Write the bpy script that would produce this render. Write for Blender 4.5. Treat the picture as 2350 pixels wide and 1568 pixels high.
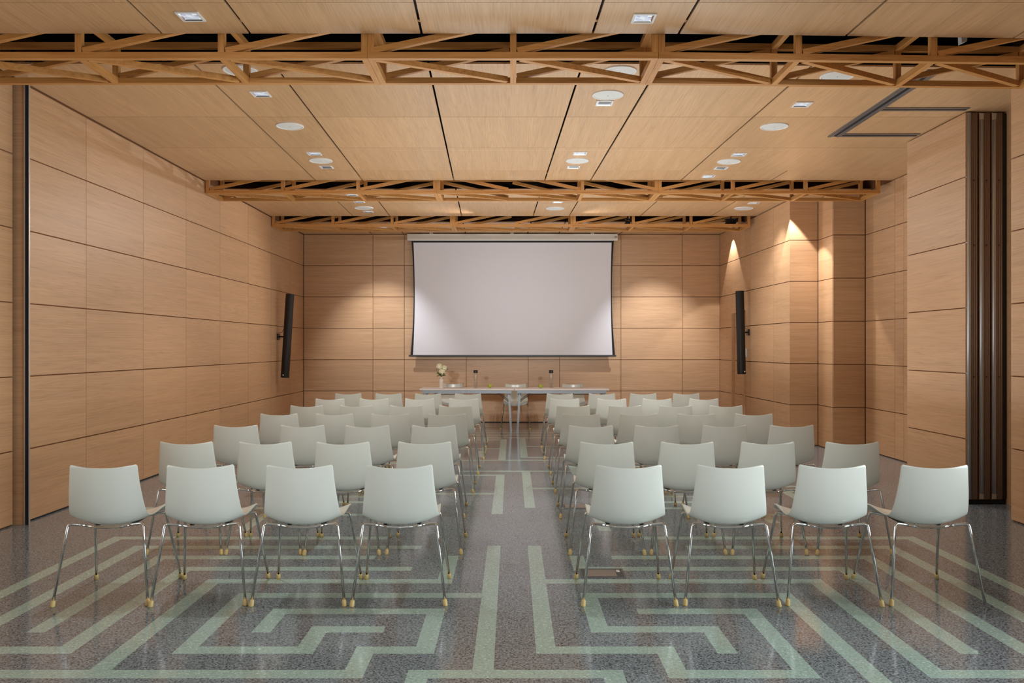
import bpy, math, random
from mathutils import Vector, Matrix, noise as mnoise
random.seed(11)
sc = bpy.context.scene
for o in list(bpy.data.objects):
    bpy.data.objects.remove(o, do_unlink=True)
C = sc.collection
PI = math.pi

# ------------------------------------------------------------------ camera, light, exposure
F = 1910.0            # focal length in pixels of the 2350 px wide frame
EYE = 1.48            # camera height
CX, CY = 1175.0, 797.0
TOP = 3.70            # ceiling height
cam_d = bpy.data.cameras.new('camera'); cam = bpy.data.objects.new('camera', cam_d); C.objects.link(cam)
cam_d.sensor_width = 36.0; cam_d.lens = F / 2350 * 36.0
cam_d.shift_y = (CY - 784.0) / 2350
cam.location = (0, 0, EYE); cam.rotation_euler = (PI/2, 0, 0)
cam_d.clip_start = 0.05; cam_d.clip_end = 100
sc.camera = cam
sc.view_settings.view_transform = 'Standard'; sc.view_settings.look = 'None'
sc.view_settings.gamma = 1.0; sc.view_settings.use_curve_mapping = False
sc.view_settings.exposure = 0.05
w = bpy.data.worlds.new('world'); sc.world = w; w.use_nodes = True
w.node_tree.nodes['Background'].inputs[0].default_value = (0.86, 0.93, 1.0, 1)
w.node_tree.nodes['Background'].inputs[1].default_value = 0.28

SPOT_W = 88.0         # wattage of a recessed ceiling downlight
WASH_W = 60.0         # wattage of the narrow wall washers
def spot(loc, power, cone, blend, radius=0.035, col=(0.98, 0.97, 0.95), aim=None, parent=None):
    d = bpy.data.lights.new('spot_beam', 'SPOT'); o = bpy.data.objects.new('spot_beam', d); C.objects.link(o)
    d.energy = power; d.spot_size = math.radians(cone); d.spot_blend = blend
    d.shadow_soft_size = radius; d.color = col
    o.location = loc
    if aim: o.rotation_euler = (Vector(aim) - Vector(loc)).to_track_quat('-Z', 'Y').to_euler()
    return o
# added fill light behind the camera, in place of unseen foyer daylight
ad = bpy.data.lights.new('foyer_fill', 'AREA'); ad.shape = 'RECTANGLE'; ad.size = 8.0; ad.size_y = 3.0
ad.energy = 6; ad.spread = math.radians(95); ad.color = (0.80, 0.95, 1.0)
ao = bpy.data.objects.new('foyer_fill', ad); C.objects.link(ao); ao.location = (0, -3.4, 1.9); ao.rotation_euler = (-PI/2 + PI, 0, 0)

# added area lights right and left of the camera, brightening the chair edges
for nm, x, pw, ry in (('foyer_fill', 4.15, 130, PI/2), ('foyer_fill', -4.05, 30, -PI/2)):
    d = bpy.data.lights.new(nm, 'AREA'); d.shape = 'RECTANGLE'; d.size = 1.8; d.size_y = 4.2; d.energy = pw; d.spread = math.radians(105); d.color = (0.86, 0.96, 1.0)
    o = bpy.data.objects.new(nm, d); C.objects.link(o); o.location = (x, 2.2, 1.35); o.rotation_euler = (0, ry, 0)
# added spots behind the camera brightening the far rows, screen and table
for sx in (-1, 1):
    spot((2.2*sx, -2.0, 2.95), 1500, 19, 1.0, 0.12, (0.93, 0.98, 1.0), (1.2*sx, 16.0, 1.85))
    spot((1.4*sx, -2.0, 2.95), 440, 25, 1.0, 0.12, (0.93, 0.98, 1.0), (1.5*sx, 10.0, 0.5))
# added upward fill standing in for floor bounce, lighting ceiling, beam undersides and walls
def soft(name, loc, sx, sy, power, col, rot):
    d = bpy.data.lights.new(name, 'AREA'); d.shape = 'RECTANGLE'; d.size = sx; d.size_y = sy; d.energy = power; d.color = col
    o = bpy.data.objects.new(name, d); C.objects.link(o); o.location = loc; o.rotation_euler = rot; return o
soft('upward_fill', (0.60, 10.1, 0.86), 5.2, 8.2, 176, (0.93, 0.98, 1.0), (PI, 0, 0))
soft('upward_fill', (0.0, 0.5, 0.86), 6.0, 5.0, 4, (0.93, 0.98, 1.0), (PI, 0, 0))

# ------------------------------------------------------------------ pixel helpers (back-projection to real planes)
def floor_z(y): return F * EYE / (y - CY)
def ceil_z(y): return F * (TOP - EYE) / (CY - y)
def xat(px, Z): return (px - CX) * Z / F
def zat(py, Z): return EYE - (py - CY) * Z / F

# ------------------------------------------------------------------ materials
def lin(c): return tuple((v/255/12.92 if v/255 <= 0.04045 else ((v/255+0.055)/1.055)**2.4) for v in c)
def mat(name, col, rough=0.5, metal=0.0, **kw):
    m = bpy.data.materials.new(name); m.use_nodes = True; b = m.node_tree.nodes['Principled BSDF']
    b.inputs['Base Color'].default_value = (*col, 1); b.inputs['Roughness'].default_value = rough
    b.inputs['Metallic'].default_value = metal
    for k, v in kw.items(): b.inputs[k].default_value = v
    return m
def N(m, t, **kw):
    n = m.node_tree.nodes.new(t)
    for k, v in kw.items(): setattr(n, k, v)
    return n
def mottled(name, c1, c2, scale, rough=0.5, metal=0.0, bump=0.0, **kw):
    m = mat(name, c1, rough, metal, **kw); L = m.node_tree.links.new; b = m.node_tree.nodes['Principled BSDF']
    tc = N(m, 'ShaderNodeTexCoord'); n = N(m, 'ShaderNodeTexNoise'); n.inputs['Scale'].default_value = scale
    n.inputs['Detail'].default_value = 3
    r = N(m, 'ShaderNodeMix', data_type='RGBA'); r.inputs[6].default_value = (*c1, 1); r.inputs[7].default_value = (*c2, 1)
    L(tc.outputs['Object'], n.inputs['Vector']); L(n.outputs['Fac'], r.inputs[0]); L(r.outputs[2], b.inputs['Base Color'])
    if bump:
        bp = N(m, 'ShaderNodeBump'); bp.inputs['Strength'].default_value = bump; bp.inputs['Distance'].default_value = 0.002
        L(n.outputs['Fac'], bp.inputs['Height']); L(bp.outputs['Normal'], b.inputs['Normal'])
    return m
def oak(name, scale, base, dark, light, rough=0.42, attr=True):
    """straight-grained oak laminate; scale is small along the grain"""
    m = mat(name, base, rough); L = m.node_tree.links.new; b = m.node_tree.nodes['Principled BSDF']
    tc = N(m, 'ShaderNodeTexCoord'); mp = N(m, 'ShaderNodeMapping'); mp.inputs['Scale'].default_value = scale
    vec = tc.outputs['Object']
    if attr:
        at = N(m, 'ShaderNodeAttribute', attribute_name='panel'); sc_ = N(m, 'ShaderNodeVectorMath', operation='SCALE')
        sc_.inputs['Scale'].default_value = 9.0
        L(at.outputs['Color'], sc_.inputs[0]); ad_ = N(m, 'ShaderNodeVectorMath', operation='ADD')
        L(vec, ad_.inputs[0]); L(sc_.outputs[0], ad_.inputs[1]); vec = ad_.outputs[0]
    L(vec, mp.inputs['Vector'])
    # slow distortion makes cathedral arcs
    wn = N(m, 'ShaderNodeTexNoise'); wn.inputs['Scale'].default_value = 0.16; wn.inputs['Detail'].default_value = 1.0
    L(mp.outputs[0], wn.inputs['Vector'])
    wm = N(m, 'ShaderNodeVectorMath', operation='SCALE'); wm.inputs['Scale'].default_value = 6.0
    L(wn.outputs['Color'], wm.inputs[0])
    wa = N(m, 'ShaderNodeVectorMath', operation='ADD'); L(mp.outputs[0], wa.inputs[0]); L(wm.outputs[0], wa.inputs[1])
    n1 = N(m, 'ShaderNodeTexNoise'); n1.inputs['Scale'].default_value = 3.0; n1.inputs['Detail'].default_value = 5.0; n1.inputs['Roughness'].default_value = 0.65
    L(wa.outputs[0], n1.inputs['Vector'])
    n2 = N(m, 'ShaderNodeTexNoise'); n2.inputs['Scale'].default_value = 0.5; n2.inputs['Detail'].default_value = 2.0
    L(mp.outputs[0], n2.inputs['Vector'])
    r1 = N(m, 'ShaderNodeValToRGB'); e = r1.color_ramp.elements
    e[0].position = 0.30; e[0].color = (*dark, 1); e[1].position = 0.66; e[1].color = (*light, 1)
    k = r1.color_ramp.elements.new(0.47); k.color = (*base, 1)
    L(n1.outputs['Fac'], r1.inputs[0])
    mx = N(m, 'ShaderNodeMix', data_type='RGBA', blend_type='MULTIPLY'); mx.inputs[0].default_value = 1.0
    r2 = N(m, 'ShaderNodeValToRGB'); e = r2.color_ramp.elements
    e[0].position = 0.3; e[0].color = (0.94, 0.93, 0.92, 1); e[1].position = 0.7; e[1].color = (1.06, 1.05, 1.04, 1)
    L(n2.outputs['Fac'], r2.inputs[0]); L(r1.outputs[0], mx.inputs[6]); L(r2.outputs[0], mx.inputs[7])
    out = mx.outputs[2]
    if attr:
        se = N(m, 'ShaderNodeSeparateColor'); L(at.outputs['Color'], se.inputs[0])
        mr = N(m, 'ShaderNodeMapRange'); mr.inputs['To Min'].default_value = 0.95; mr.inputs['To Max'].default_value = 1.05
        L(se.outputs[0], mr.inputs['Value'])
        hs = N(m, 'ShaderNodeHueSaturation'); L(mr.outputs[0], hs.inputs['Value']); L(out, hs.inputs['Color']); out = hs.outputs[0]
    L(out, b.inputs['Base Color'])
    bp = N(m, 'ShaderNodeBump'); bp.inputs['Strength'].default_value = 0.12; bp.inputs['Distance'].default_value = 0.001
    L(n1.outputs['Fac'], bp.inputs['Height']); L(bp.outputs['Normal'], b.inputs['Normal'])
    return m
OB, OD, OL = lin((203, 162, 123)), lin((189, 147, 109)), lin((211, 172, 134))
M_oak_x = oak('oak_grain_across', (0.9, 36, 36), OB, OD, OL)     # grain along X
M_oak_y = oak('oak_grain_deep', (36, 0.9, 36), OB, OD, OL)       # grain along Y
CB, CD, CL = lin((205, 165, 122)), lin((190, 149, 107)), lin((214, 175, 133))
M_ceil = oak('oak_ceiling', (28, 0.8, 28), CB, CD, CL, rough=0.36)
PB, PD, PL = lin((202, 142, 76)), lin((182, 120, 58)), lin((212, 156, 92))
M_pine = oak('pine_beam', (1.0, 18, 18), PB, PD, PL, rough=0.5, attr=True)
M_gap = mat('joint_backing_brown', lin((146, 96, 60)), 0.8)
M_void = mottled('black_felt', lin((18, 19, 24)), lin((30, 32, 40)), 3.0, 0.85, bump=0.3)
M_shell = mat('white_plastic', lin((222, 226, 219)), 0.22, 0.0)
M_shell.node_tree.nodes['Principled BSDF'].inputs['Coat Weight'].default_value = 0.25
M_chrome = mat('chrome', (0.72, 0.72, 0.72), 0.08, 1.0)
M_cap = mottled('amber_rubber', lin((222, 200, 140)), lin((206, 180, 116)), 60, 0.5)
M_blackp = mat('black_plastic', lin((24, 24, 26)), 0.4)
M_alu = mottled('brushed_aluminium', (0.56, 0.56, 0.55), (0.62, 0.62, 0.61), 30, 0.36, 0.65)
M_alud = mottled('grey_track_metal', lin((120, 122, 126)), lin((138, 139, 142)), 20, 0.35, 0.7)
M_bronze = mat('brown_seal_strip', lin((158, 132, 112)), 0.45, 0.3)
M_white = mat('white_paint', lin((232, 230, 226)), 0.45)
M_grille = mottled('white_grille', lin((214, 214, 210)), lin((226, 226, 222)), 90, 0.6)
M_screen = mottled('matte_screen_fabric', lin((230, 228, 234)), lin((234, 232, 238)), 2.0, 0.9)
M_bord = mat('black_fabric_border', lin((28, 26, 28)), 0.8)
M_case = mat('white_casing', lin((226, 222, 214)), 0.4)
M_tabletop = mat('white_laminate', lin((238, 230, 226)), 0.35)
M_tsteel = mottled('grey_steel', lin((150, 156, 163)), lin((160, 165, 171)), 20, 0.4, 0.35)
M_apple = mottled('green_apple_skin', lin((158, 178, 40)), lin((190, 205, 80)), 12, 0.3)
M_stem = mat('brown_stem', lin((84, 62, 34)), 0.7)
M_leaf = mottled('dark_leaf', lin((62, 80, 34)), lin((98, 110, 54)), 30, 0.6)
M_petal = mottled('cream_petal', lin((240, 234, 205)), lin((226, 216, 176)), 60, 0.7)
M_ceramic = mat('white_ceramic', lin((242, 234, 224)), 0.3)
def thin_glass(name, tint):
    m = bpy.data.materials.new(name); m.use_nodes = True; nt = m.node_tree; nt.nodes.clear(); L = nt.links.new
    o = N(m, 'ShaderNodeOutputMaterial'); t = N(m, 'ShaderNodeBsdfTransparent'); t.inputs[0].default_value = (*tint, 1)
    g = N(m, 'ShaderNodeBsdfGlossy'); g.inputs['Roughness'].default_value = 0.03; lw = N(m, 'ShaderNodeLayerWeight'); lw.inputs[0].default_value = 0.5; pw = N(m, 'ShaderNodeMath', operation='POWER'); pw.inputs[1].default_value = 4.0; L(lw.outputs['Facing'], pw.inputs[0]); f = N(m, 'ShaderNodeMath', operation='MULTIPLY_ADD'); f.inputs[1].default_value = 0.75; f.inputs[2].default_value = 0.06; L(pw.outputs[0], f.inputs[0])
    x = N(m, 'ShaderNodeMixShader'); L(f.outputs[0], x.inputs[0]); L(t.outputs[0], x.inputs[1]); L(g.outputs[0], x.inputs[2]); L(x.outputs[0], o.inputs[0]); return m
M_glass = thin_glass('clear_glass', (0.985, 0.99, 0.988))
M_water = thin_glass('water', (0.96, 0.97, 0.97))
M_reflector = mat('faceted_reflector', (0.78, 0.83, 0.9), 0.16, 1.0)
def emis(name, col, s):
    m = mat(name, col, 0.4); b = m.node_tree.nodes['Principled BSDF']
    b.inputs['Emission Color'].default_value = (*col, 1); b.inputs['Emission Strength'].default_value = s
    return m
M_lamp = emis('lamp_glass', (0.62, 0.72, 0.92), 0.75)
def faceted():
    m = mat('faceted_lamp_lens', (0.6, 0.7, 0.85), 0.3); L = m.node_tree.links.new; b = m.node_tree.nodes['Principled BSDF']
    tc = N(m, 'ShaderNodeTexCoord'); v = N(m, 'ShaderNodeTexVoronoi'); v.inputs['Scale'].default_value = 24; L(tc.outputs['Object'], v.inputs['Vector'])
    se = N(m, 'ShaderNodeSeparateColor'); L(v.outputs['Color'], se.inputs[0]); r = N(m, 'ShaderNodeValToRGB'); e = r.color_ramp.elements
    e[0].color = (0.28, 0.36, 0.55, 1); e[1].color = (0.95, 0.98, 1.0, 1); L(se.outputs[0], r.inputs[0]); L(r.outputs[0], b.inputs['Emission Color'])
    b.inputs['Emission Strength'].default_value = 0.65; b.inputs['Base Color'].default_value = (0.3, 0.33, 0.36, 1); return m
M_lamp = faceted()
M_lampoff = mat('unlit_lens', lin((132, 140, 146)), 0.25, 0.3)
M_led = emis('status_light', (1, 1, 1), 1.0)
M_boxlid = mottled('worn_lid_insert', lin((132, 120, 110)), lin((146, 134, 124)), 18, 0.4)
M_boxfr = mat('dark_grey_plastic', lin((72, 74, 76)), 0.4)
M_paper = mat('paper', lin((236, 232, 224)), 0.7)

def terrazzo(name, base, chips_dark, chips_light, dens, rough):
    m = mat(name, base, rough); L = m.node_tree.links.new; b = m.node_tree.nodes['Principled BSDF']
    tc = N(m, 'ShaderNodeTexCoord')
    n = N(m, 'ShaderNodeTexNoise'); n.inputs['Scale'].default_value = 95; n.inputs['Detail'].default_value = 2.5; n.inputs['Roughness'].default_value = 0.7
    L(tc.outputs['Object'], n.inputs['Vector'])
    v = N(m, 'ShaderNodeTexVoronoi'); v.inputs['Scale'].default_value = 110; L(tc.outputs['Object'], v.inputs['Vector'])
    sx = N(m, 'ShaderNodeSeparateColor'); L(v.outputs['Color'], sx.inputs[0])
    r = N(m, 'ShaderNodeValToRGB'); e = r.color_ramp.elements
    e[0].position = 0.36; e[0].color = (*chips_dark, 1); e[1].position = 0.62; e[1].color = (*chips_light, 1)
    k = e.new(0.46); k.color = (*base, 1)
    L(n.outputs['Fac'], r.inputs[0])
    r2 = N(m, 'ShaderNodeValToRGB'); e = r2.color_ramp.elements; r2.color_ramp.interpolation = 'CONSTANT'
    e[0].position = 0.0; e[0].color = (dens, dens, dens, 1); e[1].position = 0.16; e[1].color = (1, 1, 1, 1)
    k = e.new(0.93); k.color = (1.35, 1.33, 1.3, 1)
    L(sx.outputs[0], r2.inputs[0])
    mx = N(m, 'ShaderNodeMix', data_type='RGBA', blend_type='MULTIPLY'); mx.inputs[0].default_value = 1
    L(r.outputs[0], mx.inputs[6]); L(r2.outputs[0], mx.inputs[7]); L(mx.outputs[2], b.inputs['Base Color'])
    n3 = N(m, 'ShaderNodeTexNoise'); n3.inputs['Scale'].default_value = 2.2; n3.inputs['Detail'].default_value = 2
    L(tc.outputs['Object'], n3.inputs['Vector'])
    mr = N(m, 'ShaderNodeMapRange'); mr.inputs['To Min'].default_value = rough*0.75; mr.inputs['To Max'].default_value = rough*1.3
    L(n3.outputs['Fac'], mr.inputs['Value']); L(mr.outputs[0], b.inputs['Roughness'])
    bp = N(m, 'ShaderNodeBump'); bp.inputs['Strength'].default_value = 0.05; bp.inputs['Distance'].default_value = 0.01
    L(n3.outputs['Fac'], bp.inputs['Height']); L(bp.outputs['Normal'], b.inputs['Normal'])
    b.inputs['IOR'].default_value = 1.55
    return m
M_ter = terrazzo('grey_terrazzo', lin((108, 119, 126)), lin((46, 54, 60)), lin((142, 150, 156)), 0.42, 0.13)
M_terg = terrazzo('green_terrazzo', lin((152, 178, 171)), lin((138, 164, 156)), lin((166, 188, 180)), 0.86, 0.13)

# ------------------------------------------------------------------ mesh builder
class MB:
    def __init__(s): s.v = []; s.f = []; s.m = []; s.c = []; s.sm = []
    def add(s, vs, fs, mi=0, col=None, smooth=False):
        o = len(s.v); s.v += [tuple(v) for v in vs]
        if col is None: col = (random.random(), random.random(), random.random())
        for f in fs: s.f.append([i+o for i in f]); s.m.append(mi); s.c.append(col); s.sm.append(smooth)
    def box(s, x0, x1, y0, y1, z0, z1, mi=0, col=None):
        vs = [(x, y, z) for x in (x0, x1) for y in (y0, y1) for z in (z0, z1)]
        s.add(vs, [(0, 1, 3, 2), (4, 6, 7, 5), (0, 4, 5, 1), (2, 3, 7, 6), (0, 2, 6, 4), (1, 5, 7, 3)], mi, col)
    def hexa(s, P, mi=0, col=None):
        """P: 4 bottom corners then 4 top corners"""
        s.add(P, [(3, 2, 1, 0), (4, 5, 6, 7), (0, 1, 5, 4), (1, 2, 6, 5), (2, 3, 7, 6), (3, 0, 4, 7)], mi, col)
    def bar(s, a, b, wd, ht, mi=0, up=(0, 0, 1)):
        a = Vector(a); b = Vector(b); d = (b-a).normalized(); u = Vector(up)
        if abs(d.dot(u)) > 0.95: u = Vector((0, 1, 0))
        r = d.cross(u).normalized()*wd/2; t = r.cross(d).normalized()*ht/2
        P = [a-r-t, a+r-t, b+r-t, b-r-t, a-r+t, a+r+t, b+r+t, b-r+t]
        s.hexa(P, mi)
    def tube(s, pts, r, n=10, mi=0, caps=True, rs=None):
        pts = [Vector(p) for p in pts]; rings = []
        up = Vector((0.13, 0.07, 1)).normalized()
        prev = None
        for i, p in enumerate(pts):
            d = (pts[min(i+1, len(pts)-1)] - pts[max(i-1, 0)]).normalized()
            if prev is None:
                a = d.cross(up if abs(d.dot(up)) < 0.9 else Vector((1, 0, 0))).normalized()
            else:
                a = (prev - d*prev.dot(d)).normalized()
            prev = a; b = d.cross(a); rr = rs[i] if rs else r
            rings.append([p + a*rr*math.cos(2*PI*k/n) + b*rr*math.sin(2*PI*k/n) for k in range(n)])
        vs = [v for R_ in rings for v in R_]
        fs = [(i*n+k, i*n+(k+1) % n, (i+1)*n+(k+1) % n, (i+1)*n+k) for i in range(len(rings)-1) for k in range(n)]
        if caps: fs += [tuple(range(n-1, -1, -1)), tuple((len(rings)-1)*n+k for k in range(n))]
        s.add(vs, fs, mi, None, True)
    def lathe(s, prof, c=(0, 0, 0), n=32, mi=0, smooth=True):
        vs = []; fs = []
        for r, z in prof:
            for k in range(n): vs.append((c[0]+r*math.cos(2*PI*k/n), c[1]+r*math.sin(2*PI*k/n), c[2]+z))
        for i in range(len(prof)-1):
            for k in range(n): fs.append((i*n+k, i*n+(k+1) % n, (i+1)*n+(k+1) % n, (i+1)*n+k))
        s.add(vs, fs, mi, None, smooth)
    def build(s, name, mats, parent=None, bevel=0.0):
        me = bpy.data.meshes.new(name); me.from_pydata(s.v, [], s.f)
        ms = mats if isinstance(mats, (list, tuple)) else [mats]
        for m in ms: me.materials.append(m)
        me.polygons.foreach_set('material_index', s.m); me.polygons.foreach_set('use_smooth', s.sm)
        ca = me.color_attributes.new('panel', 'FLOAT_COLOR', 'CORNER'); dat = []
        for p, c in zip(me.polygons, s.c): dat += [c[0], c[1], c[2], 1.0]*p.loop_total
        ca.data.foreach_set('color', dat)
        me.update()
        o = bpy.data.objects.new(name, me); C.objects.link(o)
        if parent: o.parent = parent
        if bevel:
            b = o.modifiers.new('bevel', 'BEVEL'); b.width = bevel; b.segments = 2; b.limit_method = 'ANGLE'
        return o
def fillet(pts, rad, n=7):
    P = [Vector(p) for p in pts]; out = [P[0]]
    for i in range(1, len(P)-1):
        a, b, c = P[i-1], P[i], P[i+1]; r = rad if not isinstance(rad, (list, tuple)) else rad[i-1]
        r = min(r, (a-b).length*0.48, (c-b).length*0.48)
        s_, e_ = b+(a-b).normalized()*r, b+(c-b).normalized()*r
        for k in range(n+1):
            t = k/n; out.append(s_*(1-t)**2 + b*2*t*(1-t) + e_*t*t)
    out.append(P[-1]); return out
def thing(name, label, cat, loc=(0, 0, 0), rz=0.0, group=None):
    o = bpy.data.objects.new(name, None); C.objects.link(o); o.location = loc; o.rotation_euler = (0, 0, rz)
    o.empty_display_size = 0.1
    return tag(o, label, cat, group)
def tag(o, label, cat, group=None):
    o['label'] = label; o['category'] = cat
    if group: o['group'] = group
    return o
def struct(o): o['kind'] = 'structure'; return o
def copy_tree(o, parent=None):
    c = o.copy(); C.objects.link(c)
    if parent: c.parent = parent
    for ch in list(o.children): copy_tree(ch, c)
    return c

# ------------------------------------------------------------------ floor with maze inlay
FX0, FX1, FY0, FY1 = -9.0, 9.0, -5.0, 16.6
PW = 0.097
def colx(i): return 0.117 + 0.2925*i if i >= 0 else -0.1815 + 0.2925*(i+1)
def rowz(j): return 3.815 + 0.2985*j            # far edge of stripe
rects = []
def V(i, j0, j1): rects.append((colx(i), colx(i)+PW, rowz(j0)-PW, rowz(j1)))
def Hs(j, i0, i1): rects.append((colx(i0), colx(i1)+PW, rowz(j)-PW, rowz(j)))
# left block of the maze
Hs(0, -22, -3); V(-3, 0, 1); Hs(1, -3, -2); V(-2, 1, 3); Hs(3, -5, -2); V(-5, 2, 3)
Hs(2, -4, -3); V(-4, 1, 2); Hs(1, -6, -4); V(-6, 1, 4); Hs(4, -6, -1)
Hs(5, -7, -2); V(-2, 5, 7); V(-7, 0, 5); Hs(6, -8, -3); V(-8, 1, 6); Hs(1, -22, -8)
Hs(7, -9, -4); V(-9, 2, 7); V(-10, -4, 8); Hs(8, -10, -3); V(-11, -4, 9); Hs(9, -11, -4)
V(-1, 0, 8); V(0, 1, 8); Hs(0, -2, 1); V(-2, -6, 0); V(1, -6, 0)
# right block
Hs(1, 0, 2); V(2, 0, 1); Hs(0, 2, 4); V(4, 0, 3); Hs(3, 2, 4); Hs(2, 1, 3); V(3, 1, 2); V(1, 2, 4)
Hs(4, 1, 5); V(5, -6, 4); Hs(5, 0, 6); V(6, 0, 5); Hs(0, 6, 22); Hs(6, 1, 7); V(7, 1, 6); V(1, 6, 7)
Hs(7, 2, 8); V(8, -4, 7); Hs(8, 4, 9); V(9, -4, 8); Hs(9, 3, 10); V(10, -4, 9)
# far part down the aisle, measured line by line
def HZ(y, x0, x1):
    z = floor_z(y); rects.append((x0, x1, z-PW, z))
def VZ(i, y0, y1): rects.append((colx(i), colx(i)+PW, floor_z(y0), floor_z(y1)))
VZ(-1, 1180, 1089.5); VZ(0, 1166, 1081); VZ(-1, 1056, 1008.5); VZ(0, 1051, 1004)
HZ(1131.5, -1.4, -0.1); HZ(1119.5, 0.2, 1.7); HZ(1089.5, -1.7, -0.1); HZ(1080.5, -0.62, 0.70)
HZ(1055.5, -0.78, 0.60); HZ(1049, 0.2, 1.8); HZ(1029.5, -1.6, -0.1); HZ(1024, 0.2, 1.6)
HZ(1009, -1.9, -0.08); HZ(1004.5, -0.7, 1.5); HZ(998.5, -1.2, 0.9); HZ(992.5, -0.8, 1.4); HZ(987, -1.7, 0.6)
HZ(982.5, -1.0, 1.9); HZ(978, -1.9, 1.2)
rr = random.Random(4)
for j in range(12, 41):
    for sgn in (-1, 1):
        a = 0.75 + 0.2925*rr.randint(0, 4); b = a + 0.2925*rr.randint(2, 6)
        lo, hi = (a, b) if sgn > 0 else (-b, -a)
        rects.append((lo, hi + (PW if sgn > 0 else 0), rowz(j)-PW, rowz(j)))
        if rr.random() < 0.6:
            i = rr.randint(2, 9)*sgn; rects.append((colx(i), colx(i)+PW, rowz(j-2)-PW, rowz(j)))
rects = [(a, b, max(c, FY0), min(d, FY1)) for a, b, c, d in rects if d > FY0 and a < FX1 and b > FX0]
rects = [(max(a, FX0), min(b, FX1), c, d) for a, b, c, d in rects]
xs = sorted({round(v, 4) for r in rects for v in r[:2]} | {FX0, FX1}); ys = sorted({round(v, 4) for r in rects for v in r[2:]} | {FY0, FY1})
mb = MB()
idx = {}
def vid(i, j):
    if (i, j) not in idx:
        idx[(i, j)] = len(mb.v); mb.v.append((xs[i], ys[j], 0.0))
    return idx[(i, j)]
for j in range(len(ys)-1):
    cy_ = (ys[j]+ys[j+1])/2; row = [r for r in rects if r[2] < cy_ < r[3]]
    i = 0; flags = [any(r[0] < (xs[k]+xs[k+1])/2 < r[1] for r in row) for k in range(len(xs)-1)]
    for k in range(len(xs)-1):
        mb.f.append([vid(k, j), vid(k+1, j), vid(k+1, j+1), vid(k, j+1)]); mb.m.append(1 if flags[k] else 0)
        mb.c.append((0.5, 0.5, 0.5)); mb.sm.append(False)
struct(mb.build('floor', [M_ter, M_terg]))

# ------------------------------------------------------------------ panelled walls
ROW = TOP/6
GH, GV, TH = 0.011, 0.0065, 0.018
def wall(name, plane, pos, cuts, facing, gv=GV, z0=0.0, z1=TOP, slant=None, mat_p=None, gap_back=True, back=4.12):
    """plane 'x': wall at x=pos running along y with vertical joints at cuts; facing = direction of the room"""
    mb = MB()
    P = (lambda t: pos + (slant*(t - cuts[-1]) if slant else 0.0))
    for a, b in zip(cuts[:-1], cuts[1:]):
        for k in range(6):
            zb, zt = k*ROW, (k+1)*ROW
            lo, hi = max(zb + (GH/2 if k else 0.012), z0+0.002), min(zt - (GH/2 if k < 5 else 0.012), z1)
            if hi - lo < 0.02: continue
            a2, b2 = a+gv/2, b-gv/2
            if plane == 'x':
                xa, xb = P(a2), P(b2); xa2, xb2 = xa - facing*TH, xb - facing*TH
                q = [(xa, a2), (xb, b2), (xb2, b2), (xa2, a2)]
            else:
                q = [(a2, pos), (b2, pos), (b2, pos - facing*TH), (a2, pos - facing*TH)]
            if facing < 0 and plane == 'x' or facing > 0 and plane == 'y': q = q[::-1]
            mb.hexa([(x, y, lo) for x, y in q] + [(x, y, hi) for x, y in q], 0)
    # backing board
    d0, d1 = TH, TH+0.08
    if plane == 'x':
        xa, xb = P(cuts[0]), P(cuts[-1])
        q = [(xa-facing*d0, cuts[0]), (xb-facing*d0, cuts[-1]), (xb-facing*d1, cuts[-1]), (xa-facing*d1, cuts[0])]
    else:
        q = [(cuts[0], pos-facing*d0), (cuts[-1], pos-facing*d0), (cuts[-1], pos-facing*d1), (cuts[0], pos-facing*d1)]
    if facing < 0 and plane == 'x' or facing > 0 and plane == 'y': q = q[::-1]
    mb.hexa([(x, y, z0) for x, y in q] + [(x, y, back) for x, y in q], 1)
    return struct(mb.build(name, [mat_p or (M_oak_y if plane == 'x' else M_oak_x), M_gap]))
ZB = 16.36
wall('wall_left', 'x', -4.10, [6.97, 8.015, 9.256, 10.47, 11.69, 12.94, 14.16, 15.38, ZB], 1)
wall('wall_left_foyer', 'x', -4.14, [-4.9, -2.7, -0.5, 1.7, 3.9, 6.90], 1)
bx = [xat(p, ZB) for p in (697, 856, 928, 1070, 1212, 1284, 1425, 1566, 1652)]
wall('wall_back', 'y', ZB, bx, -1, gv=0.009)
RS = -0.0203                                # the right wall splays out a little towards the camera
def rx(z): return 4.084 + RS*(z - ZB)
# right wall with the opening of the door
cutsR = [12.47, 13.20, 14.38, 14.70, 14.97, 15.53, ZB]
mbr = MB()
for a, b in zip(cutsR[:-1], cutsR[1:]):
    for k in range(6):
        lo = k*ROW + (GH/2 if k else 0.012); hi = (k+1)*ROW - (GH/2 if k < 5 else 0.012)
        rec = 0.0
        if 14.70 < (a+b)/2 < 15.53:          # inside the doorway bay
            if hi < 2.12: continue
            lo = max(lo, 2.125)
        a2, b2 = a+GV/2, b-GV/2
        q = [(rx(a2), a2), (rx(a2)+TH, a2), (rx(b2)+TH, b2), (rx(b2), b2)]
        mbr.hexa([(x, y, lo) for x, y in q] + [(x, y, hi) for x, y in q], 0)
mbr.box(rx(12.47)+0.10, rx(12.47)+0.16, 12.50, ZB, 0, 4.12, 1)
mbr.box(rx(12.47)+TH, rx(12.47)+0.10, 12.50, 14.69, 0.0, 4.1, 1); mbr.box(4.125, 4.2, 15.55, ZB, 0.0, 4.1, 1)
mbr.box(4.14, 4.2, 14.69, 15.55, 2.13, 4.1, 1)
struct(mbr.build('wall_right_far', [M_oak_y, M_gap]))
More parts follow.
